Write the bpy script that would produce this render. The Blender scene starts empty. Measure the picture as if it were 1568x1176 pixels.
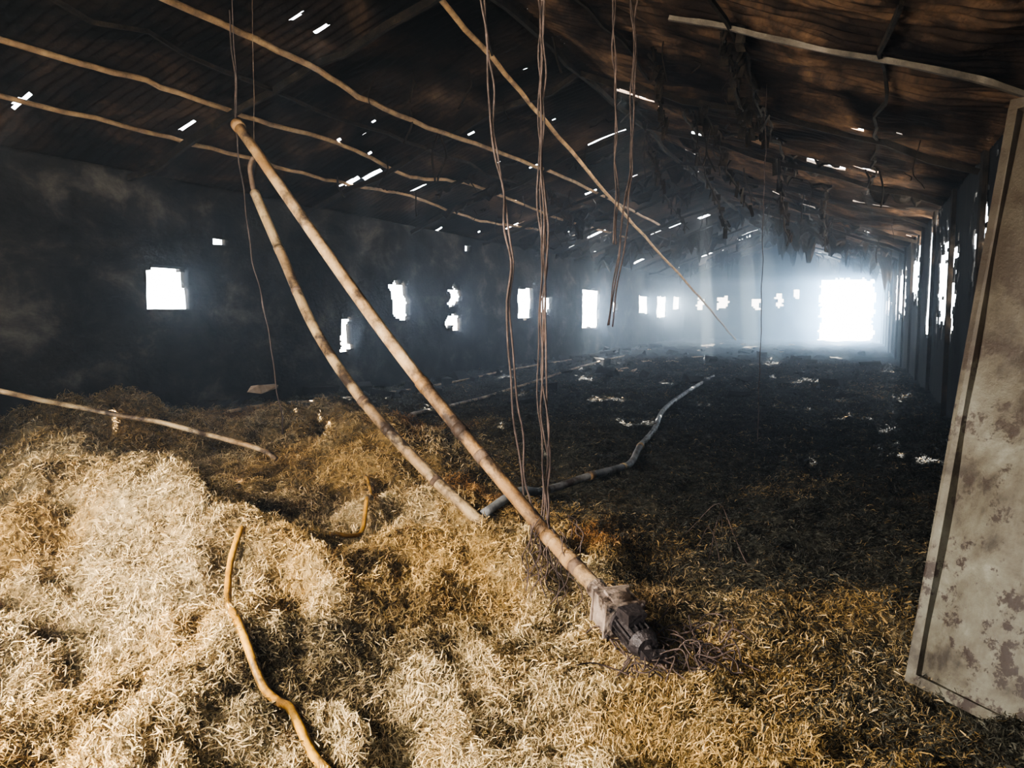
import bpy, math, random
import numpy as np
from mathutils import Vector, noise, Matrix
random.seed(4); rng=np.random.default_rng(7)
SC=bpy.context.scene; COL=SC.collection

# ------------------------------------------------------------ materials
def nodes(name):
    m=bpy.data.materials.new(name); m.use_nodes=True
    nt=m.node_tree; nt.nodes.clear()
    out=nt.nodes.new('ShaderNodeOutputMaterial'); b=nt.nodes.new('ShaderNodeBsdfPrincipled')
    nt.links.new(b.outputs[0],out.inputs[0]); return m,nt,b,out
def noisemat(name,stops,scale=3,detail=8,rough=.85,bump=.3,bscale=40,stretch=(1,1,1),metal=0,spec=.3,dist=0.0,soot=0):
    m,nt,b,out=nodes(name)
    tc=nt.nodes.new('ShaderNodeTexCoord'); mp=nt.nodes.new('ShaderNodeMapping'); mp.inputs['Scale'].default_value=stretch
    n=nt.nodes.new('ShaderNodeTexNoise'); n.inputs['Scale'].default_value=scale; n.inputs['Detail'].default_value=detail
    n.inputs['Roughness'].default_value=.65; n.inputs['Distortion'].default_value=dist
    r=nt.nodes.new('ShaderNodeValToRGB'); cr=r.color_ramp
    while len(cr.elements)<len(stops): cr.elements.new(.5)
    for e,(p,c) in zip(cr.elements,stops): e.position=p; e.color=(*c,1)
    L=nt.links
    L.new(tc.outputs['Object'],mp.inputs[0]); L.new(mp.outputs[0],n.inputs['Vector']); L.new(n.outputs['Fac'],r.inputs[0])
    colout=r.outputs[0]
    if soot:
        n3=nt.nodes.new('ShaderNodeTexNoise'); n3.inputs['Scale'].default_value=soot; n3.inputs['Detail'].default_value=9; n3.inputs['Roughness'].default_value=.7
        r3=nt.nodes.new('ShaderNodeValToRGB'); r3.color_ramp.elements[0].position=.48; r3.color_ramp.elements[1].position=.60
        mx=nt.nodes.new('ShaderNodeMixRGB'); mx.inputs[2].default_value=(.035,.022,.015,1)
        L.new(tc.outputs['Object'],n3.inputs['Vector']); L.new(n3.outputs['Fac'],r3.inputs[0]); L.new(r3.outputs[0],mx.inputs[0]); L.new(colout,mx.inputs[1]); colout=mx.outputs[0]
    L.new(colout,b.inputs['Base Color'])
    b.inputs['Roughness'].default_value=rough; b.inputs['Metallic'].default_value=metal
    b.inputs['Specular IOR Level'].default_value=spec
    if bump:
        n2=nt.nodes.new('ShaderNodeTexNoise'); n2.inputs['Scale'].default_value=bscale; n2.inputs['Detail'].default_value=6
        bp=nt.nodes.new('ShaderNodeBump'); bp.inputs['Strength'].default_value=bump; bp.inputs['Distance'].default_value=.02
        L.new(mp.outputs[0],n2.inputs['Vector']); L.new(n2.outputs['Fac'],bp.inputs['Height']); L.new(bp.outputs[0],b.inputs['Normal'])
    return m
def attrmat(name,bump=0,rough=.8):
    m,nt,b,out=nodes(name); a=nt.nodes.new('ShaderNodeAttribute'); a.attribute_name='tint'
    tc=nt.nodes.new('ShaderNodeTexCoord'); n=nt.nodes.new('ShaderNodeTexNoise'); n.inputs['Scale'].default_value=25; n.inputs['Detail'].default_value=8
    r=nt.nodes.new('ShaderNodeMapRange'); r.inputs['From Min'].default_value=.3; r.inputs['From Max'].default_value=.7
    r.inputs['To Min'].default_value=.45; r.inputs['To Max'].default_value=1.3
    mx=nt.nodes.new('ShaderNodeVectorMath'); mx.operation='SCALE'; L=nt.links
    L.new(tc.outputs['Object'],n.inputs['Vector']); L.new(n.outputs['Fac'],r.inputs[0]); L.new(a.outputs['Color'],mx.inputs[0]); L.new(r.outputs[0],mx.inputs['Scale'])
    L.new(mx.outputs[0],b.inputs['Base Color']); b.inputs['Roughness'].default_value=rough; b.inputs['Specular IOR Level'].default_value=.15
    if bump:
        bp=nt.nodes.new('ShaderNodeBump'); bp.inputs['Strength'].default_value=bump; bp.inputs['Distance'].default_value=.04
        L.new(n.outputs['Fac'],bp.inputs['Height']); L.new(bp.outputs[0],b.inputs['Normal'])
    return m

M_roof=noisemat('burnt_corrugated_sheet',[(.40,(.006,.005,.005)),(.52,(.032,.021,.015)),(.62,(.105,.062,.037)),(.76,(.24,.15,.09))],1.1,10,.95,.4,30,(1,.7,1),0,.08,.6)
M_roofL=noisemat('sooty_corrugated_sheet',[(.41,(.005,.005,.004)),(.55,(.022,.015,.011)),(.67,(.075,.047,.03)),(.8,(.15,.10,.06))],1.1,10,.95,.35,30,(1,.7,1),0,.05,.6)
M_char=noisemat('charred_timber',[(.35,(.007,.006,.005)),(.6,(.024,.018,.013)),(.8,(.08,.053,.032))],6,8,.9,.5,60,spec=.1)
M_tan=noisemat('scorched_purlin',[(.3,(.08,.045,.024)),(.5,(.23,.14,.07)),(.75,(.42,.28,.15))],4,8,.7,.4,50)
M_pole=noisemat('bare_scorched_pole',[(.3,(.14,.075,.03)),(.5,(.36,.21,.09)),(.75,(.60,.38,.18))],4,8,.7,.4,50)
M_rafter=noisemat('dull_rafter',[(.3,(.03,.025,.02)),(.5,(.08,.065,.05)),(.75,(.16,.135,.11))],4,8,.8,.4,50)
M_wall=noisemat('sooty_plaster',[(.40,(.007,.007,.007)),(.54,(.022,.020,.019)),(.62,(.055,.048,.042)),(.74,(.13,.11,.09))],1.1,12,.95,.5,12,(1,1,1.5),0,.06,.3)
M_board=noisemat('charred_boards',[(.35,(.007,.007,.008)),(.6,(.018,.018,.019)),(.8,(.05,.045,.04))],2,9,.9,.6,20,(1,1,.3),spec=.1)
M_pipe=noisemat('heat_stained_pipe',[(.3,(.10,.06,.03)),(.45,(.24,.155,.08)),(.6,(.38,.28,.16)),(.8,(.48,.41,.31))],2.2,10,.6,.25,60,(1,1,1),.05,.3,0,3.5)
M_pipeR=noisemat('rusted_auger_pipe',[(.3,(.09,.045,.018)),(.46,(.20,.115,.05)),(.58,(.30,.20,.11)),(.74,(.47,.39,.28))],1.6,10,.65,.3,60,(1,1,1),.05,.3,0,2.4)
M_grey=noisemat('ashy_pipe',[(.3,(.07,.07,.08)),(.55,(.20,.20,.20)),(.8,(.36,.34,.32))],5,8,.6,.3,60,soot=2)
M_rust=noisemat('scorched_coupling',[(.3,(.05,.03,.02)),(.7,(.18,.12,.08))],10,8,.8,.3,60)
M_cable=noisemat('burnt_cable',[(.3,(.025,.018,.016)),(.55,(.075,.052,.044)),(.8,(.19,.13,.11))],9,6,.8,.3,60)
M_hose=noisemat('yellow_hose_rubber',[(.3,(.15,.07,.01)),(.5,(.36,.19,.03)),(.75,(.50,.29,.06))],7,6,.5,.15,60,spec=.4,soot=2.2)
M_black=noisemat('burnt_black_metal',[(.3,(.010,.008,.009)),(.6,(.05,.04,.04)),(.8,(.18,.13,.12))],12,8,.5,.5,60,metal=.3,spec=.5)
M_gear=noisemat('scorched_cast_housing',[(.3,(.12,.09,.075)),(.55,(.27,.21,.17)),(.8,(.46,.38,.32))],8,8,.6,.4,60,soot=9)
M_ext=noisemat('outdoor_concrete',[(.3,(.5,.5,.48)),(.7,(.7,.7,.67))],.6,6,.9,.1,10)
M_ash=noisemat('pale_scorched_scrap',[(.3,(.25,.15,.08)),(.7,(.5,.38,.27))],6,6,.8,.3,40)
M_floor=attrmat('straw_bed',.9,.95); M_straw=attrmat('straw_stalks',0,.7)

def panelmat():
    m,nt,b,out=nodes('scorched_shaded_painted_sheet'); L=nt.links
    tc=nt.nodes.new('ShaderNodeTexCoord')
    n=nt.nodes.new('ShaderNodeTexNoise'); n.inputs['Scale'].default_value=2.6; n.inputs['Detail'].default_value=12; n.inputs['Distortion'].default_value=.25; n.inputs['Roughness'].default_value=.7
    r=nt.nodes.new('ShaderNodeValToRGB'); cr=r.color_ramp; cr.elements.new(.5); cr.elements.new(.6)
    for e,(p,c) in zip(cr.elements,[(.38,(.025,.018,.012)),(.47,(.07,.060,.042)),(.57,(.105,.098,.075)),(.70,(.20,.195,.17))]): e.position=p; e.color=(*c,1)
    n2=nt.nodes.new('ShaderNodeTexNoise'); n2.inputs['Scale'].default_value=7; n2.inputs['Detail'].default_value=12; n2.inputs['Roughness'].default_value=.75
    r2=nt.nodes.new('ShaderNodeValToRGB'); r2.color_ramp.elements[0].position=.53; r2.color_ramp.elements[1].position=.56
    mx=nt.nodes.new('ShaderNodeMixRGB'); mx.inputs[2].default_value=(.022,.012,.008,1)
    sp=nt.nodes.new('ShaderNodeSeparateXYZ'); mr=nt.nodes.new('ShaderNodeMapRange'); mr.inputs['From Min'].default_value=.5; mr.inputs['From Max'].default_value=2.1; mr.inputs['To Min'].default_value=0; mr.inputs['To Max'].default_value=.85
    mx2=nt.nodes.new('ShaderNodeMixRGB'); mx2.inputs[2].default_value=(.028,.019,.012,1)  # sheet darkens with height: shade on its upper part put into the colour
    L.new(tc.outputs['Object'],sp.inputs[0]); L.new(sp.outputs['Z'],mr.inputs[0])
    for q in (n,n2): L.new(tc.outputs['Object'],q.inputs['Vector'])
    L.new(n.outputs['Fac'],r.inputs[0]); L.new(n2.outputs['Fac'],r2.inputs[0]); L.new(r2.outputs[0],mx.inputs[0]); L.new(r.outputs[0],mx.inputs[1])
    L.new(mr.outputs[0],mx2.inputs[0]); L.new(mx.outputs[0],mx2.inputs[1]); L.new(mx2.outputs[0],b.inputs['Base Color'])
    b.inputs['Roughness'].default_value=.5
    bp=nt.nodes.new('ShaderNodeBump'); bp.inputs['Strength'].default_value=.5; bp.inputs['Distance'].default_value=.02; L.new(n2.outputs['Fac'],bp.inputs['Height']); L.new(bp.outputs[0],b.inputs['Normal'])
    return m
M_panel=panelmat()

# ------------------------------------------------------------ mesh helpers
def mkobj(name,V,F,mats,parent=None,smooth=False,mi=None):
    me=bpy.data.meshes.new(name); me.from_pydata([tuple(v) for v in V],[],F); me.update()
    for m in (mats if isinstance(mats,list) else [mats]): me.materials.append(m)
    if mi is not None: me.polygons.foreach_set('material_index',mi)
    if smooth: me.polygons.foreach_set('use_smooth',[True]*len(me.polygons))
    o=bpy.data.objects.new(name,me); COL.objects.link(o)
    if parent: o.parent=parent
    return o
def empty(name):
    o=bpy.data.objects.new(name,None); COL.objects.link(o); return o
class MB:
    def __init__(s): s.V=[];s.F=[];s.M=[]
    def add(s,V,F,m=0):
        b=len(s.V); s.V+=[tuple(v) for v in V]; s.F+=[tuple(i+b for i in f) for f in F]; s.M+=[m]*len(F)
    def box(s,c,size,rot=None,m=0,jit=0):
        R=rot or Matrix.Identity(3); c=Vector(c); V=[]
        for x in(-1,1):
            for y in(-1,1):
                for z in(-1,1):
                    V.append(c+R@Vector((x*size[0]/2+random.uniform(-jit,jit),y*size[1]/2+random.uniform(-jit,jit),z*size[2]/2+random.uniform(-jit,jit))))
        s.add(V,[(0,1,3,2),(4,6,7,5),(0,4,5,1),(2,3,7,6),(0,2,6,4),(1,5,7,3)],m)
    def tube(s,pts,r,n=12,m=0,sub=8,wob=0,seed=0,smooth=True,cap=True):
        P=[Vector(p) for p in pts]
        if smooth and len(P)>2: P=catmull(P,sub)
        else:
            Q=[]
            for a,b in zip(P,P[1:]):
                for k in range(sub): Q.append(a.lerp(b,k/sub))
            P=Q+[P[-1]]
        N=len(P); V=[]; up=None
        for i,p in enumerate(P):
            t=(P[min(i+1,N-1)]-P[max(i-1,0)]).normalized()
            if up is None:
                up=t.orthogonal().normalized()
            up=(up-t*up.dot(t)).normalized(); w=t.cross(up)
            rr=r(i/(N-1)) if callable(r) else r
            q=p.copy()
            if wob: q+=noise.noise_vector(p*3+Vector((seed*7.3,0,0)))*wob
            for k in range(n):
                a=2*math.pi*k/n; V.append(q+(up*math.cos(a)+w*math.sin(a))*rr)
        F=[(i*n+k,i*n+(k+1)%n,(i+1)*n+(k+1)%n,(i+1)*n+k) for i in range(N-1) for k in range(n)]
        if cap: F+= [tuple(range(n))[::-1],tuple((N-1)*n+k for k in range(n))]
        s.add(V,F,m)
        return P
    def beam(s,pts,w,h,m=0,sub=6,wob=.02,seed=0):
        P=catmull([Vector(p) for p in pts],sub); N=len(P); V=[]
        for i,p in enumerate(P):
            t=(P[min(i+1,N-1)]-P[max(i-1,0)]).normalized()
            sd=t.cross(Vector((0,0,1))).normalized(); up=sd.cross(t)
            q=p+noise.noise_vector(p*1.3+Vector((seed*5.1,0,0)))*wob
            ww=w*(1+.35*noise.noise(p*4+Vector((seed,3,0)))); hh=h*(1+.35*noise.noise(p*4+Vector((seed,9,0))))
            for a,b in((-1,-1),(1,-1),(1,1),(-1,1)): V.append(q+sd*a*ww/2+up*b*hh/2)
        F=[(i*4+k,i*4+(k+1)%4,(i+1)*4+(k+1)%4,(i+1)*4+k) for i in range(N-1) for k in range(4)]+[(3,2,1,0),tuple((N-1)*4+k for k in range(4))]
        s.add(V,F,m)
    def obj(s,name,mats,parent=None,smooth=False): return mkobj(name,s.V,s.F,mats,parent,smooth,s.M)
def catmull(P,sub):
    if len(P)==2: return [P[0].lerp(P[1],k/sub) for k in range(sub+1)]
    Q=[P[0]*2-P[1]]+P+[P[-1]*2-P[-2]]; out=[]
    for i in range(1,len(Q)-2):
        a,b,c,d=Q[i-1:i+3]
        for k in range(sub):
            t=k/sub; out.append(.5*((2*b)+(c-a)*t+(2*a-5*b+4*c-d)*t*t+(3*b-a-3*c+d)*t**3))
    out.append(P[-1]); return out

# ------------------------------------------------------------ ground
XL,XR,Y0,Y1=-9.0,1.4,-1.2,45.0
XM=-3.8
def ss(v,a,b):
    t=np.clip((v-a)/(b-a),0,1); return t*t*(3-2*t)
def vnoise(x,y,f,seed=0):
    X=x*f+seed*17.13; Y=y*f+seed*9.71
    xi=np.floor(X).astype(np.int64); yi=np.floor(Y).astype(np.int64); fx=X-xi; fy=Y-yi
    def h(a,b):
        n=(a*374761393+b*668265263+seed*1442695041)&0x7fffffff; n=((n^(n>>13))*1274126177)&0x7fffffff
        return ((n^(n>>16))&0xffff)/65535.0
    ux=fx*fx*(3-2*fx); uy=fy*fy*(3-2*fy)
    return (h(xi,yi)*(1-ux)+h(xi+1,yi)*ux)*(1-uy)+(h(xi,yi+1)*(1-ux)+h(xi+1,yi+1)*ux)*uy-.5
def fbm(x,y,f,o=4,seed=0):
    s=0;a=1
    for k in range(o): s=s+a*vnoise(x,y,f*2**k,seed+k); a*=.5
    return s
LUMPS=[(-8.2,6.2,.45,1.7,1.3),(-4.1,3.4,.50,.8,.5),(-4.3,6.0,.32,.8,.5),(-2.1,4.1,.30,.5,.34),(-2.9,3.2,.24,.5,.4),(-6.2,8.2,.15,1.5,.8),(-6.0,4.2,.30,.8,.6),(-2.3,2.2,.10,.6,.4)]
def hgt(x,y):
    x=np.asarray(x,float); y=np.asarray(y,float)
    z=.02+.12*ss(-x,1.5,4)*(1-ss(y,8,12))
    for a,b,h,rx,ry in LUMPS: z=z+h*np.exp(-((x-a)/rx)**2-((y-b)/ry)**2)
    near=1-ss(y,9,14)
    st=ss(-(x+y),-4.5,-2.0)
    calm=1-.8*np.exp(-((x+.9)/.6)**2-((y-3.3)/.6)**2)
    z=z+(fbm(x,y,.9,2,3)*(.09+.10*st*near)+fbm(x,y,2.6,2,11)*(.11+.13*st*near)+fbm(x,y,5.5,2,21)*(.08+.08*st*near))*calm+fbm(x,y,14,3,31)*.035
    return z
def H(x,y): return float(hgt(x,y))
def charf(x,y):
    n=fbm(x,y,.8,5,50)
    c1=ss(x+y+n*1.8,2.1,4.9); c2=ss(y-1.42*x-18.2+n,0,1.2); c3=ss(y+n*2,9,11)
    return 1-(1-c1)*(1-c2)*(1-c3)
def tintf(x,y,r1):
    c=charf(x,y); n=fbm(x,y,1.6,4,70)
    pale=np.array([.68,.52,.29]); gold=np.array([.51,.33,.125]); dull=np.array([.18,.125,.055]); toast=np.array([.46,.21,.06])
    k=ss(n+ (r1-.5)*.8,-.25,.55)[:,None]
    colr=gold*(1-k)+pale*k
    d=ss(r1+.35*fbm(x,y,3,3,77),.0,.5)[:,None]; colr=dull*(1-d)+colr*d
    tz=(np.exp(-((c-.3)/.22)**2)*ss(fbm(x,y,1.3,3,90),-.05,.2)*ss(y,3.4,4.4)*(1-ss(x,-1.2,-.3)))[:,None]*.8
    colr=colr*(1-tz)+toast*tz
    clump_shade=ss(fbm(x,y,1.1,4,140),.15,.45)[:,None]; colr=colr*(1-.65*clump_shade)  # noise patches: shadow among the clumps painted into the straw colour
    lf=(ss(-x,4.6,6.5))[:,None]; colr=colr*(1-.30*lf)  # straw dimmed toward the left wall; light falloff painted into its colour
    far=ss(y+x*.8,3.5,10)[:,None]
    burnt=np.array([.055,.051,.038])*(1-far)+np.array([.017,.018,.019])*far
    burnt=burnt*(.35+1.5*r1[:,None])
    return colr,burnt,c

def fastmesh(name,V,F,mat,tint=None,smooth=False):
    me=bpy.data.meshes.new(name); nv,nf=len(V),len(F); k=F.shape[1]
    me.vertices.add(nv); me.vertices.foreach_set('co',np.ascontiguousarray(V,dtype=np.float32).ravel())
    me.loops.add(nf*k); me.loops.foreach_set('vertex_index',np.ascontiguousarray(F,dtype=np.int32).ravel())
    me.polygons.add(nf); me.polygons.foreach_set('loop_start',np.arange(0,nf*k,k,dtype=np.int32))
    me.update(calc_edges=True); me.materials.append(mat)
    if smooth: me.polygons.foreach_set('use_smooth',np.ones(nf,bool))
    if tint is not None:
        a=me.attributes.new('tint','FLOAT_COLOR','POINT'); a.data.foreach_set('color',np.concatenate([tint,np.ones((nv,1))],1).astype(np.float32).ravel())
    o=bpy.data.objects.new(name,me); COL.objects.link(o); return o
xs=np.arange(XL-.05,XR+.06,.05)
ys=np.concatenate([np.arange(Y0,12,.045),np.arange(12,25,.11),np.arange(25,Y1+.2,.2)])
GX,GY=np.meshgrid(xs,ys); GZ=hgt(GX,GY)
nx,ny=len(xs),len(ys)
idx=np.arange(nx*ny).reshape(ny,nx)
Fq=np.stack([idx[:-1,:-1],idx[:-1,1:],idx[1:,1:],idx[1:,:-1]],-1).reshape(-1,4)
V=np.stack([GX,GY,GZ],-1).reshape(-1,3)
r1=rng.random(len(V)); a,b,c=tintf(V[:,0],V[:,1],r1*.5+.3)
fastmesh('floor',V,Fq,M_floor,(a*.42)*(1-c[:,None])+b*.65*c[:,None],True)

NB=640000
rr=np.exp(rng.uniform(math.log(2.0),math.log(26),NB*2)); th=np.radians(rng.uniform(-64,16,NB*2))
bx=rr*np.sin(th); by=rr*np.cos(th)
ok=(bx>XL+.15)&(bx<XR-.12)&(by<Y1-1); bx=bx[ok][:NB]; by=by[ok][:NB]; rr=rr[ok][:NB]; n=len(bx)
bz=hgt(bx,by); cc=charf(bx,by)
L=rng.uniform(.014,.056,n)*(1+.07*rr)*(1-.25*cc); Wd=rng.uniform(.0006,.0016,n)*(1+.17*rr)
flow=fbm(bx,by,2.2,3,120)*8; az=flow+rng.normal(0,1.1,n); tl=rng.normal(.15,.5,n)*(1-.3*cc)
d=np.stack([np.cos(az)*np.cos(tl),np.sin(az)*np.cos(tl),np.sin(tl)],1)
pr=np.stack([-np.sin(az),np.cos(az),rng.normal(0,.6,n)],1)
cen=np.stack([bx,by,bz+.004+np.abs(rng.normal(0,.014,n))+np.maximum(np.sin(tl),0)*L*.3],1)
bend=np.stack([rng.normal(0,.14,n),rng.normal(0,.14,n),rng.normal(.08,.12,n)],1)*L[:,None]
rows=[]
for t,wf in((-.5,.6),(0,1),(.5,.5)):
    p=cen+d*(t*L)[:,None]+(bend if t==0 else 0)
    rows+= [p-pr*(Wd*wf/1)[:,None],p+pr*(Wd*wf)[:,None]]
VV=np.stack(rows,1).reshape(-1,3)
base=(np.arange(n)*6)[:,None]
FF=np.concatenate([base+np.array([[0,1,3,2]]),base+np.array([[2,3,5,4]])],1).reshape(-1,4)
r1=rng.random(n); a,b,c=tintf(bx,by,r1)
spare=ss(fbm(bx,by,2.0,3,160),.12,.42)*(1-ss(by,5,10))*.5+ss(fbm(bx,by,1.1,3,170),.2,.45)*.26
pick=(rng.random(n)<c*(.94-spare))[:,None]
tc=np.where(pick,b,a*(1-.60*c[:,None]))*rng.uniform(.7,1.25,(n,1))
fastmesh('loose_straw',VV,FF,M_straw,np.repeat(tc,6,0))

# ------------------------------------------------------------ shell
def gridwall(name,org,U,Vv,us,vs,holes,mat,thick=.1,zf=None,seed=0,jag=.10,rnd=None):
    us=np.array(us); vs=np.array(vs); UU,WW=np.meshgrid(us,vs)
    P=np.array(org)[None,None,:]+UU[...,None]*np.array(U)+WW[...,None]*np.array(Vv)
    if zf is not None: P=zf(P,UU,WW)
    nu,nv=len(us),len(vs); idx=np.arange(nu*nv).reshape(nv,nu)
    F=np.stack([idx[:-1,:-1],idx[:-1,1:],idx[1:,1:],idx[1:,:-1]],-1)
    cu=(us[:-1]+us[1:])/2; cv=(vs[:-1]+vs[1:])/2; CU,CV=np.meshgrid(cu,cv)
    keep=np.ones(CU.shape,bool)
    ju=fbm(CU,CV,5,3,seed)*jag*1.6; jv=fbm(CU,CV,5,3,seed+5)*jag*1.6
    for h in holes:
        u0,u1,v0,v1=h[:4]; j=h[4] if len(h)>4 else 1
        keep&=~((CU+ju*j>u0)&(CU+ju*j<u1)&(CV+jv*j>v0)&(CV+jv*j<v1))
    if rnd is not None: keep&=~rnd(CU,CV)
    F=F[keep]
    o=fastmesh(name,P.reshape(-1,3),F.reshape(-1,4),mat)
    if thick:
        md=o.modifiers.new('thickness','SOLIDIFY'); md.thickness=thick; md.offset=0
    return o
WIN=[(7.75,8.5,1.64,2.2,.3),(13.9,14.65,1.45,2.2,1.2),(12.2,12.6,.9,1.5,1.4),(16.4,17.2,1.15,1.5,1.2),(16.5,17.1,1.7,2.2,1.8),(20.7,21.8,1.4,2.3,.5),
(22.5,23.4,1.55,2.1,1.2),(26.6,28.5,1.0,2.4,.5),(34.7,36.5,1.5,2.35,.7),(38.1,40.5,1.3,2.4,.7),(41.9,43.8,1.7,2.45,.7),(8.98,9.28,2.62,2.70,.2),(17.3,17.6,3.1,3.25,.3),(30.5,31.2,1.6,2.0,.8)]
def lw(P,U,W):
    P[...,0]+=fbm(P[...,1],P[...,2],.8,4,200)*.08; return P
gridwall('wall_left',(XL,0,0),(0,1,0),(0,0,1),np.arange(-1.2,45.01,.045),np.arange(-.3,3.51,.045),WIN,M_wall,zf=lw,thick=.12,seed=3)
RWH=[(25.2,31.0,1.35,3.0,1),(19.8,23.0,1.9,3.1,1.2),(13.2,16.0,1.3,2.9,1.3),(10.3,11.7,2.15,2.8,1.2),(15.8,17.6,3.2,3.48,1),(34,40,1.3,2.4,1.2)]
def rboards(CU,CV):
    n=fbm(CU*.6,CV*.35,1.4,4,300); return (n>.38)&(CV>1.1)&(CU>9)
gridwall('wall_right',(XR,0,0),(0,1,0),(0,0,1),np.arange(-1.2,45.01,.06),np.arange(-.3,3.51,.06),RWH,M_board,thick=.03,seed=9,rnd=rboards,jag=.45)
def gab(P,U,W):
    top=5.3-.35*np.abs(P[...,0]-XM); P[...,2]=np.minimum(P[...,2],top); return P
gridwall('wall_far',(0,Y1,0),(1,0,0),(0,0,1),np.arange(XL,XR+.01,.1),np.arange(-.3,5.31,.1),[(-1.6,1.0,-.5,3.3,1.2),(-8.2,-7.8,1.7,2.3),(-7.1,-6.5,1.8,2.4),(-5.2,-4.7,1.7,2.3),(-3.9,-3.5,1.9,2.6),(-3.0,-2.7,2.3,2.8)],M_wall,zf=gab,thick=.15,seed=14)
gridwall('wall_near',(0,Y0,0),(1,0,0),(0,0,1),np.arange(XL,XR+.01,.1),np.arange(-.3,5.31,.1),[(-6.0,.4,-.5,3.4,.2)],M_wall,zf=gab,thick=.15,seed=15)

def rz(x): return 5.3-.35*np.abs(x-XM)
SL=[(-8.32,-8.08,5.58,5.63),(-8.02,-7.75,7.5,7.6),(-8.2,-7.9,11.2,11.32),(-7.85,-7.5,11.38,11.5),(-6.32,-6.0,14.82,14.92),(-7.8,-7.3,21.8,22.05),(-7.8,-7.2,23.5,23.9),
(-5.66,-5.5,6.88,6.93),(-5.66,-5.5,7.3,7.36),(-6.5,-5.9,33.1,33.5),(-8.6,-8.2,32,32.5),(-7.9,-7.6,13.0,13.1),(-5.2,-4.8,28,28.6),(-7,-6.4,38,38.8),(-5,-4.4,37,37.8),(-6.2,-5.9,18.5,18.65)]
SR=[(-3.75,-3.1,12.65,12.73),(-3.6,-3.4,12.45,12.55),(-.2,.05,10.72,10.80),(.15,.45,10.45,10.56),(-.8,-.2,14.0,14.1),(-.15,.3,13.45,13.53),(-1.9,-.8,41.0,42.5),(-2.6,-1.8,36,36.6),(.6,.75,12.6,12.66),(-1.2,-.6,30,30.5),(.2,.6,24,24.3),(-3,-2.6,27,27.4)]
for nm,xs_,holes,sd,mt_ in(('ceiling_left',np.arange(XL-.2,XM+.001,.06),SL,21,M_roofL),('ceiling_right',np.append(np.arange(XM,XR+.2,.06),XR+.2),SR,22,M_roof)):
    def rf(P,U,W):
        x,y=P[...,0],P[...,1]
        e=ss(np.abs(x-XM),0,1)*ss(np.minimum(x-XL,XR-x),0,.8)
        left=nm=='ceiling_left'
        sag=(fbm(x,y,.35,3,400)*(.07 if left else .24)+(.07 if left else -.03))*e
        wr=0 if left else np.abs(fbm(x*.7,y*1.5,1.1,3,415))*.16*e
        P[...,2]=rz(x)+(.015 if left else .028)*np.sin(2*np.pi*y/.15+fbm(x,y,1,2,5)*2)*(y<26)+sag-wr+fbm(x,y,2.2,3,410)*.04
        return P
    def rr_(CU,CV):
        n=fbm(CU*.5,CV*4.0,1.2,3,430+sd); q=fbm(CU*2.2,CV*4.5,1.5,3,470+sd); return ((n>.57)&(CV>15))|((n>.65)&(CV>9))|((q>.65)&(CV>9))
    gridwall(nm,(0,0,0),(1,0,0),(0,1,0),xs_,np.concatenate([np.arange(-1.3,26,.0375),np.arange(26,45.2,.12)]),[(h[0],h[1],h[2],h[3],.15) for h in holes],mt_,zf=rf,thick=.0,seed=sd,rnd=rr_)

fr=MB()
for i,y in enumerate(np.arange(.3,45,3.6)):
    for s in(-1,1):
        xe=XL+.1 if s<0 else XR-.05
        if s>0 and y<11 and y>3: continue
        fr.beam([(XM,y,5.1),(( XM+xe)/2,y+.03,rz((XM+xe)/2)-.16),(xe,y,rz(xe)-.17)],.05,.08,0,5,.12,i)
fr.beam([(XM,Y0+.1,5.12),(XM,12,5.1),(XM,28,5.08),(XM,44.8,5.12)],.05,.08,0,20,.08,3)
for x in(-6.4,-2.6,-1.2,.2):
    fr.beam([(x,Y0+.1,rz(x)-.10),(x,10,rz(x)-.16),(x,20,rz(x)-.10),(x,44.8,rz(x)-.10)],.03,.045,0,20,.14,x)
for i,y in enumerate(np.arange(1.9,45,2.9)):
    fr.box((XR-.06,y,1.6),(.05,.12,3.7),jit=.02)
fr.obj('charred_roof_frame',M_char)

pA=MB();pA.tube([(-8.04,2,3.72),(-8.04,5.28,3.79),(-8.04,8.71,3.80),(-8.04,10.79,3.78),(-8.04,13.23,3.86),(-8.04,16.36,3.72),(-8.04,19.95,3.86)],.028,8,0,10,.03); pA.obj('sagging_purlin',M_tan,smooth=True)
pA=MB();pA.tube([(-7.2,1,4.0),(-7.2,4.76,4.06),(-7.2,6.12,4.12),(-7.2,8.06,4.08),(-7.2,10,4.13),(-7.2,11.86,3.96),(-7.2,14.36,4.17),(-7.2,19.7,4.06),(-7.2,26.09,4.15)],.032,8,0,8,.03,1); pA.obj('sagging_purlin',M_tan,smooth=True)
pA=MB();pA.tube([(-5.83,1,4.45),(-5.83,5.71,4.44),(-5.83,7.39,4.42),(-5.83,9.29,4.3),(-5.83,13.2,4.42),(-5.83,16.77,4.5),(-5.83,24.93,4.4)],.036,8,0,8,.03,2); pA.obj('sagging_purlin',M_tan,smooth=True)
pA=MB();pA.beam([(-1.7,7.5,4.36),(-.6,7.5,3.98),(.6,7.4,3.56),(1.2,7.6,3.36)],.04,.045,0,8,.05,8); pA.obj('exposed_rafter',M_rafter)
pA=MB();pA.tube([(-4.15,7.0,5.0),(-4.2,7.6,4.95),(-4.7,12.0,4.7),(-5.0,18.9,3.7),(-4.85,27,2.1),(-4.7,35.2,.35)],.034,8,0,8,.03,3); pA.obj('fallen_roof_pole',M_pole,smooth=True)

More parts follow.
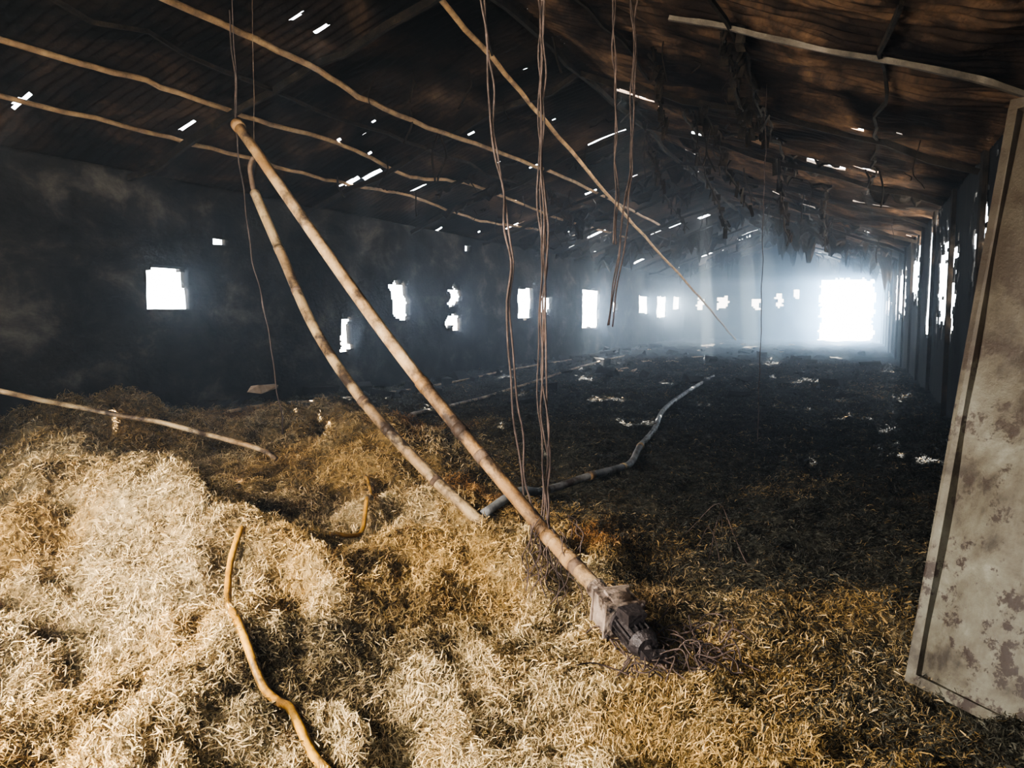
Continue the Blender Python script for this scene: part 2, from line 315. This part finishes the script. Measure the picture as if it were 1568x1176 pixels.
# ------------------------------------------------------------ auger pipes
def bands(mb,pts,ts,r,m,ln=.05):
    P=[Vector(p) for p in pts]
    for t in ts:
        k=t*(len(P)-1); i=min(int(k),len(P)-2); a=P[i].lerp(P[i+1],k-i); d=(P[i+1]-P[i]).normalized()
        mb.tube([a-d*ln,a+d*ln],r,14,m,2)
E=empty('fallen_auger_pipe')
c0=Vector((-.97,3.42,.19))
m=MB(); a=Vector((-4.6,4.93,3.10)); d0=(c0-Vector((-1.6,3.84,.50))).normalized(); b=c0-d0*.1
P=m.tube([a,(-2.78,4.24,1.46),(-1.60,3.84,.50),b],.041,16,0,14)
m.tube([a-(b-a).normalized()*.02,a+(b-a).normalized()*.05],.052,16,0,2)
bands(m,P,(.42,.5,.74,.83),.0465,0,.035); bands(m,P,(.55,.87),.044,1,.03)
m.obj('pipe',[M_pipeR,M_rust],E,True)
w=MB(); w.tube([a,(-4.62,4.94,4.0),(-4.6,4.95,4.9)],.003,6,0,6,.02); w.obj('hanger_wire',M_cable,E)
d=(Vector((-.68,3.11,.11))-c0).normalized()
zz=Vector((0,0,1)); sx=d.cross(zz).normalized(); up=sx.cross(d)
Rm=Matrix((sx,up,d)).transposed()
g=MB()
g.box(c0,(.17,.15,.14),Rm,0,.004); g.box(c0+d*.075,(.20,.17,.015),Rm,0); g.box(c0-d*.075,(.19,.165,.012),Rm,0)
g.box(c0+up*.08,(.10,.02,.10),Rm,0)
for q in(-1,1):
    for p_ in(-1,1): g.tube([c0+d*.07+sx*q*.085+up*p_*.07,c0+d*.10+sx*q*.085+up*p_*.07],.009,6,1,1)
g.tube([c0-d0*.18,c0-d0*.07],.05,16,0,2)
g.obj('gearbox_housing',[M_gear,M_black],E)
g=MB(); m0=c0+d*.09; g.tube([m0,m0+d*.18],.058,20,0,3)
for k in range(16):
    an=2*math.pi*k/16; rv=sx*math.cos(an)+up*math.sin(an); tv=rv.cross(d)
    g.box(m0+d*.09+rv*.064,(.018,.006,.15),Matrix((rv,tv,d)).transposed(),0,.001)
g.tube([m0+d*.0,m0+d*.02],.08,20,0,1); g.tube([m0+d*.17,m0+d*.22],lambda t:.070-.02*t,20,0,4)
g.box(m0+d*.08+up*.085+sx*.02,(.09,.05,.10),Rm,0,.008)
g.tube([m0+d*.22,m0+d*.29],.02,10,0,2); g.box(m0+d*.28,(.10,.03,.05),Rm,0,.014)
g.obj('motor',M_black,E)

m=MB(); P=m.tube([(-5.05,5.6,2.69),(-4.64,5.47,2.09),(-4.17,5.28,1.48),(-3.57,5.05,.95),(-2.93,4.93,.45),(-2.36,4.84,H(-2.36,4.84)+.06)],.043,16,0,10)
bands(m,P,(.3,.62,.85),.047,1,.02); bands(m,P,(.18,.7),.0465,0,.03)
m.tube([(-5.05,5.6,2.69),(-5.1,5.6,2.9),(-5.02,5.58,3.0)],.022,8,1,5,.03)
m.tube([(-5.03,5.6,2.95),(-5.0,5.6,4.7)],.003,6,1,6,.02)
m.obj('bent_auger_pipe',[M_pipe,M_rust],None,True)
p3=[(-2.39,4.90),(-2.33,5.4),(-2.29,5.85),(-2.1,6.5),(-2.01,6.96),(-2.0,7.5),(-2.09,8.24),(-2.3,9.8),(-2.58,11.68),(-2.8,15),(-3.0,18.78)]
m=MB(); P=m.tube([(x,y,H(x,y)+.08) for x,y in p3],.034,14,0,6); bands(m,P,(.08,.2,.3,.45,.6),.041,1,.04)
m.obj('conveyor_pipe_on_floor',[M_grey,M_pipe],None,True)

def lay(name,pts,r,mat,off,sub=6,wob=0,parent=None,n=8):
    m=MB(); 
    Q=catmull([Vector((x,y,0)) for x,y in pts],4)
    Z=[max(H(q.x+i*.05,q.y+j*.05) for i in(-1,0,1) for j in(-1,0,1)) for q in Q]
    Z=[sum(Z[max(0,i-1):i+2])/len(Z[max(0,i-1):i+2]) for i in range(len(Z))]
    m.tube([(q.x,q.y,z+off) for q,z in zip(Q,Z)],r,n,0,4,wob); return m.obj(name,mat,parent,True)
lay('yellow_hose',[(-3.0,3.15),(-2.86,2.9),(-2.47,2.51),(-2.12,2.28),(-1.86,2.16),(-1.63,2.02),(-1.42,1.94),(-1.1,1.84)],.018,M_hose,.02)
lay('yellow_hose_piece',[(-3.65,5.25),(-3.35,4.9),(-3.15,4.55),(-3.05,4.3),(-3.1,4.05)],.016,M_hose,.04)
m=MB(); m.tube([(-6.8,3.3,1.25),(-6.1,3.8,1.0),(-5.9,4.4,.8),(-5.3,4.7,.66),(-4.4,4.8,.50),(-4.2,4.82,.42)],.022,8,0,8,.015); m.obj('leaning_wooden_pole',M_pipe,None,True)
lay('floor_rail',[(-7.6,7.8),(-7.7,9.8),(-7.8,12),(-8.0,17),(-8.1,23)],.022,M_pipe,.06)
lay('floor_rail',[(-5.3,8.8),(-5.5,9.3),(-6.2,13.9),(-6.8,21.4),(-7.1,26)],.024,M_pipe,.06)

# ------------------------------------------------------------ cables
def cable(name,pts,k,spread,r):
    m=MB()
    for i in range(k):
        off=Vector((random.uniform(-1,1),random.uniform(-1,1),0))*spread
        m.tube([Vector(p)+off*(1+.5*math.sin(j*1.7+i)) for j,p in enumerate(pts)],r*random.uniform(.7,1.2),6,0,12,.035,i+random.random()*9)
    m.obj(name,M_cable,None,True)
cable('hanging_cable',[(-2.42,4.9,4.72),(-2.37,4.88,3.70),(-2.28,4.84,2.88),(-2.15,4.81,2.06),(-2.11,4.75,1.29),(-1.99,4.72,.47),(-1.97,4.7,.2)],2,.014,.007)
cable('hanging_cable',[(-1.94,4.9,4.5),(-1.92,4.85,3.62),(-1.90,4.77,2.79),(-1.85,4.71,1.96),(-1.83,4.63,1.13),(-1.78,4.60,.55),(-1.75,4.5,.2)],5,.022,.006)
cable('hanging_cable',[(-1.82,6.65,4.5),(-1.80,6.61,4.23),(-1.76,6.52,3.15),(-1.80,6.42,2.34),(-1.89,6.29,1.48)],3,.025,.006)
cable('hanging_cable',[(-1.8,6.05,4.5),(-1.75,5.99,3.33),(-1.72,5.95,2.7),(-1.71,5.89,2.13)],2,.03,.007)
cable('hanging_cable',[(-5.6,5.95,4.5),(-5.53,5.94,3.07),(-5.38,5.91,2.14),(-5.2,5.9,1.4),(-5.07,5.92,.4)],1,.0,.006)
cable('hanging_cable',[(-1.0,9.5,4.2),(-.99,9.49,2.03),(-.94,9.27,.1)],1,.0,.0045)
m=MB()
for i in range(22):
    x0,y0=-1.45+random.uniform(-.08,.14),3.73+random.uniform(-.06,.06); P=[Vector((x0,y0,.42+random.uniform(-.05,.12)))]
    for k in range(5): P.append(P[-1]+Vector((random.uniform(-.06,.06),random.uniform(-.05,.05),-random.uniform(.03,.10))))
    for q in P: q.z=max(q.z,H(q.x,q.y)+.02)
    m.tube(P,.003,5,0,5,.02,i)
for i in range(46):
    x0,y0=-.70+random.uniform(-.2,.25),3.3+random.uniform(-.2,.24); P=[Vector((x0,y0,H(x0,y0)+.05))]
    for k in range(5):
        q=P[-1]+Vector((random.uniform(-.09,.09),random.uniform(-.09,.09),0)); q.z=H(q.x,q.y)+random.uniform(.03,.14); P.append(q)
    m.tube(P,.0034,5,0,5,.02,i)
m.obj('melted_wire_tangle',M_cable,None,True)
m=MB()
for a_,b_,h in(((-1.05,5.45),(-.5,4.75),.22),((-.95,5.2),(-.62,4.55),.12),((-.8,5.6),(-.75,4.7),.15)):
    m.tube([(a_[0],a_[1],H(*a_)),((a_[0]+b_[0])/2,(a_[1]+b_[1])/2+.1,h+.1),(b_[0],b_[1],H(*b_))],.003,5,0,8,.03)
m.obj('bent_wire',M_cable,None,True)

m=MB()
def strip(p0,p1,w,N=30):
    p0=Vector(p0);p1=Vector(p1)
    for i in range(N):
        if random.random()<.2: continue
        a_=p0.lerp(p1,i/N); L_=random.uniform(.05,.26)
        q=a_+Vector((random.uniform(-w,w),random.uniform(-w,w),random.uniform(-.03,.03)))
        R_=Matrix.Rotation(random.uniform(0,3),3,'Z')@Matrix.Rotation(random.uniform(-.6,.6),3,'X')
        m.box(q-Vector((0,0,L_*.4)),(random.uniform(.03,.10),.012,L_),R_,0,.02)
    m.tube([p0,p0.lerp(p1,.5)-Vector((0,0,.12)),p1],.018,6,0,8,.06,random.random()*9)
strip((-1.22,7.6,4.25),(-1.4,11.6,4.05),.07); strip((-1.05,7.7,4.25),(-1.25,11.9,4.1),.05)
strip((-2.0,11,4.4),(-1.7,14,3.4),.06); strip((-1.3,14.2,4.2),(-1.2,16.2,3.0),.06); strip((-2.7,14,4.7),(-2.6,18,3.4),.08); strip((-3.6,14,5),(-3.4,15,4.0),.06)
strip((-2.2,9,4.6),(-2.3,10.2,3.9),.05); strip((-.6,17,4.0),(-.7,21,3.2),.08); strip((-4.4,18,4.9),(-4.3,22,3.9),.08); strip((-6.2,16,4.3),(-6.1,18,3.5),.06)
for i in range(150):
    x=random.uniform(-7.8,.9); y=random.uniform(8,40); z=rz(x)-.12; L_=random.uniform(.1,.8)
    m.tube([(x,y,z),(x+random.uniform(-.1,.1),y,z-L_*.5),(x+random.uniform(-.15,.15),y+random.uniform(-.1,.1),z-L_)],random.uniform(.005,.018),5,0,4,.05,i)
for i in range(96):
    y=random.uniform(11,43); x=random.uniform(-8.2,1.0); w_=random.uniform(.4,1.6)*(.6 if y<18 else 1); dp=random.uniform(.2,.9)*(.6+.6*(y>26))*(.5 if y<18 else 1)
    NX=10; NZ=6; VV_=[]
    for j in range(NZ+1):
        for k in range(NX+1):
            xx=x+(k/NX-.5)*w_; t=j/NZ; drop=dp*t*(.25+1.3*abs(noise.noise(Vector((k*.6,i*3.1,0)))))*1.2
            xc=min(max(xx,XL+.1),XR-.1)
            VV_.append((xc,y+.2*noise.noise(Vector((xx*2,t*2,i))),float(rz(xc))-.05-drop))
    m.add(VV_,[(j*(NX+1)+k,j*(NX+1)+k+1,(j+1)*(NX+1)+k+1,(j+1)*(NX+1)+k) for j in range(NZ) for k in range(NX)])
m.obj('hanging_burnt_lining',M_char)
m=MB()
for i in range(22):
    x,y=random.uniform(-8.2,-1.2),random.uniform(14,40)
    if i<9: x,y=-5.35+random.uniform(-.5,.5),random.choice((19.5,23.4))+random.uniform(-.3,.3)
    R_=Matrix.Rotation(random.uniform(0,3),3,'Z')@Matrix.Rotation(random.uniform(-.3,.3),3,'X')
    m.box((x,y,H(x,y)+.04),(random.uniform(.1,.4),random.uniform(.05,.18),.03),R_,0,.03)
m.box((-8.3,9.3,.42),(.12,.45,.13),None,0,.05)
m.obj('scattered_scorched_scraps',M_ash)
m=MB()
for i in range(190):
    y=random.uniform(8,34); x=random.uniform(-8.45,-7.5) if random.random()<.6 else random.uniform(-7.5,.9)
    if x>-7.5 and y<12: continue
    s_=random.uniform(.05,.22)
    R_=Matrix.Rotation(random.uniform(0,3),3,'Z')@Matrix.Rotation(random.uniform(-.6,.6),3,'X')
    m.box((x,y,H(x,y)+s_*.3),(s_*random.uniform(1,3),s_,s_*random.uniform(.3,1.2)),R_,0,s_*.25)
m.obj('charred_rubble',M_board)

# ------------------------------------------------------------ leaning door
E=empty('leaning_sheet_door')
A=Vector((.30,3.68,-.02)); B=Vector((.97,3.06,-.02)); T=Vector((.645,4.25,2.53))
ux=(B-A).normalized(); uz=(T-A); nrm=ux.cross(uz).normalized(); W_=(B-A).length
m=MB(); NU,NV=14,36; V=[];F=[]
for j in range(NV+1):
    for i in range(NU+1):
        p=A+(B-A)*(i/NU)+uz*(j/NV); p+=nrm*(noise.noise(p*2.2)*.035); V.append(p)
k=len(V); V+=[v+nrm*-.035 for v in V]
for j in range(NV):
    for i in range(NU):
        a_=j*(NU+1)+i; q=(a_,a_+1,a_+NU+2,a_+NU+1); F.append(q); F.append(tuple(x+k for x in q[::-1]))
m.add(V,F); m.obj('sheet',M_panel,E,True)
m=MB(); uzN=uz.normalized(); Rm=Matrix((ux,nrm,uzN)).transposed()
m.box(A+uz*.5+ux*.015,(.045,.07,uz.length),Rm,0,.004); m.box((A+B)/2+uzN*.02,(W_,.07,.045),Rm,0,.004)
m.box(B+uz*.5,(.045,.07,uz.length),Rm,0,.004); m.box((A+B)/2+uz,(W_,.07,.045),Rm,0,.004)
m.obj('frame',M_panel,E)

m=MB(); m.add([(-80,-40,-.35),(80,-40,-.35),(80,120,-.35),(-80,120,-.35)],[(0,1,2,3)]); m.obj('ground',M_ext)

HZ=empty('smoke_haze')
def haze(nm,y0,y1,dens,inset,an,top,colr):
    mt=bpy.data.materials.new(nm); mt.use_nodes=True; nt=mt.node_tree; nt.nodes.clear()
    o_=nt.nodes.new('ShaderNodeOutputMaterial'); v=nt.nodes.new('ShaderNodeVolumeScatter'); v.inputs['Color'].default_value=(*colr,1)
    v.inputs['Density'].default_value=dens; v.inputs['Anisotropy'].default_value=an; nt.links.new(v.outputs[0],o_.inputs['Volume'])
    m=MB(); m.box(((XL+XR)/2,(y0+y1)/2,top/2-.2),(XR-XL+.2-inset,y1-y0,top+.4-inset)); m.obj(nm,mt,HZ)
haze('thin_smoke',Y0,Y1,.009,0,.6,5.5,(.74,.85,1)); haze('low_smoke',24,Y1-.05,.016,.1,.75,3.5,(.55,.77,1)); haze('dense_smoke',34,Y1-.1,.028,.14,.75,3.2,(.52,.75,1))

# ------------------------------------------------------------ lights
def area(name,loc,rot,sx,sy,e,col):
    l=bpy.data.lights.new(name,'AREA'); l.shape='RECTANGLE'; l.size=sx; l.size_y=sy; l.energy=e; l.color=col
    o=bpy.data.objects.new(name,l); COL.objects.link(o); o.location=loc; o.rotation_euler=rot; return o
D2=math.radians
l=area('doorway_daylight',(-3.7,-.9,2.3),(0,0,0),1.6,1.5,385,(1,.90,.75)); l.data.spread=D2(108); l.rotation_euler=(Vector((-2.4,3.2,.0))-l.location).to_track_quat('-Z','Y').to_euler()
area('far_door_daylight',(-.3,44.85,1.8),(D2(-90),0,0),2.5,3.0,1800,(.52,.74,1))
for i,h in enumerate(WIN[:11]):
    w_=h[1]-h[0]; hh=h[3]-h[2]
    area('window_daylight_%d'%i,(XL+.10,(h[0]+h[1])/2,(h[2]+h[3])/2),(0,D2(-90),0),hh*.9,w_*.9,85*w_*hh,(.87,.93,1))
s=bpy.data.lights.new('sun','SUN'); s.energy=140; s.angle=.01; s.color=(1,.93,.8); so=bpy.data.objects.new('sun',s); COL.objects.link(so)
so.rotation_euler=Vector((.12,-.42,-.9)).to_track_quat('-Z','Y').to_euler()
w=bpy.data.worlds.new('sky'); SC.world=w; w.use_nodes=True; bg=w.node_tree.nodes['Background']; bg.inputs[0].default_value=(.88,.94,1,1); bg.inputs[1].default_value=7

cam=bpy.data.cameras.new('camera'); o=bpy.data.objects.new('camera',cam); COL.objects.link(o); SC.camera=o
o.location=(0,0,1.6); o.rotation_euler=(math.pi/2-math.atan(113/1200),0,math.atan(530/1200)); cam.lens=27; cam.clip_end=500
try: SC.view_settings.look='AgX - High Contrast'
except Exception: pass
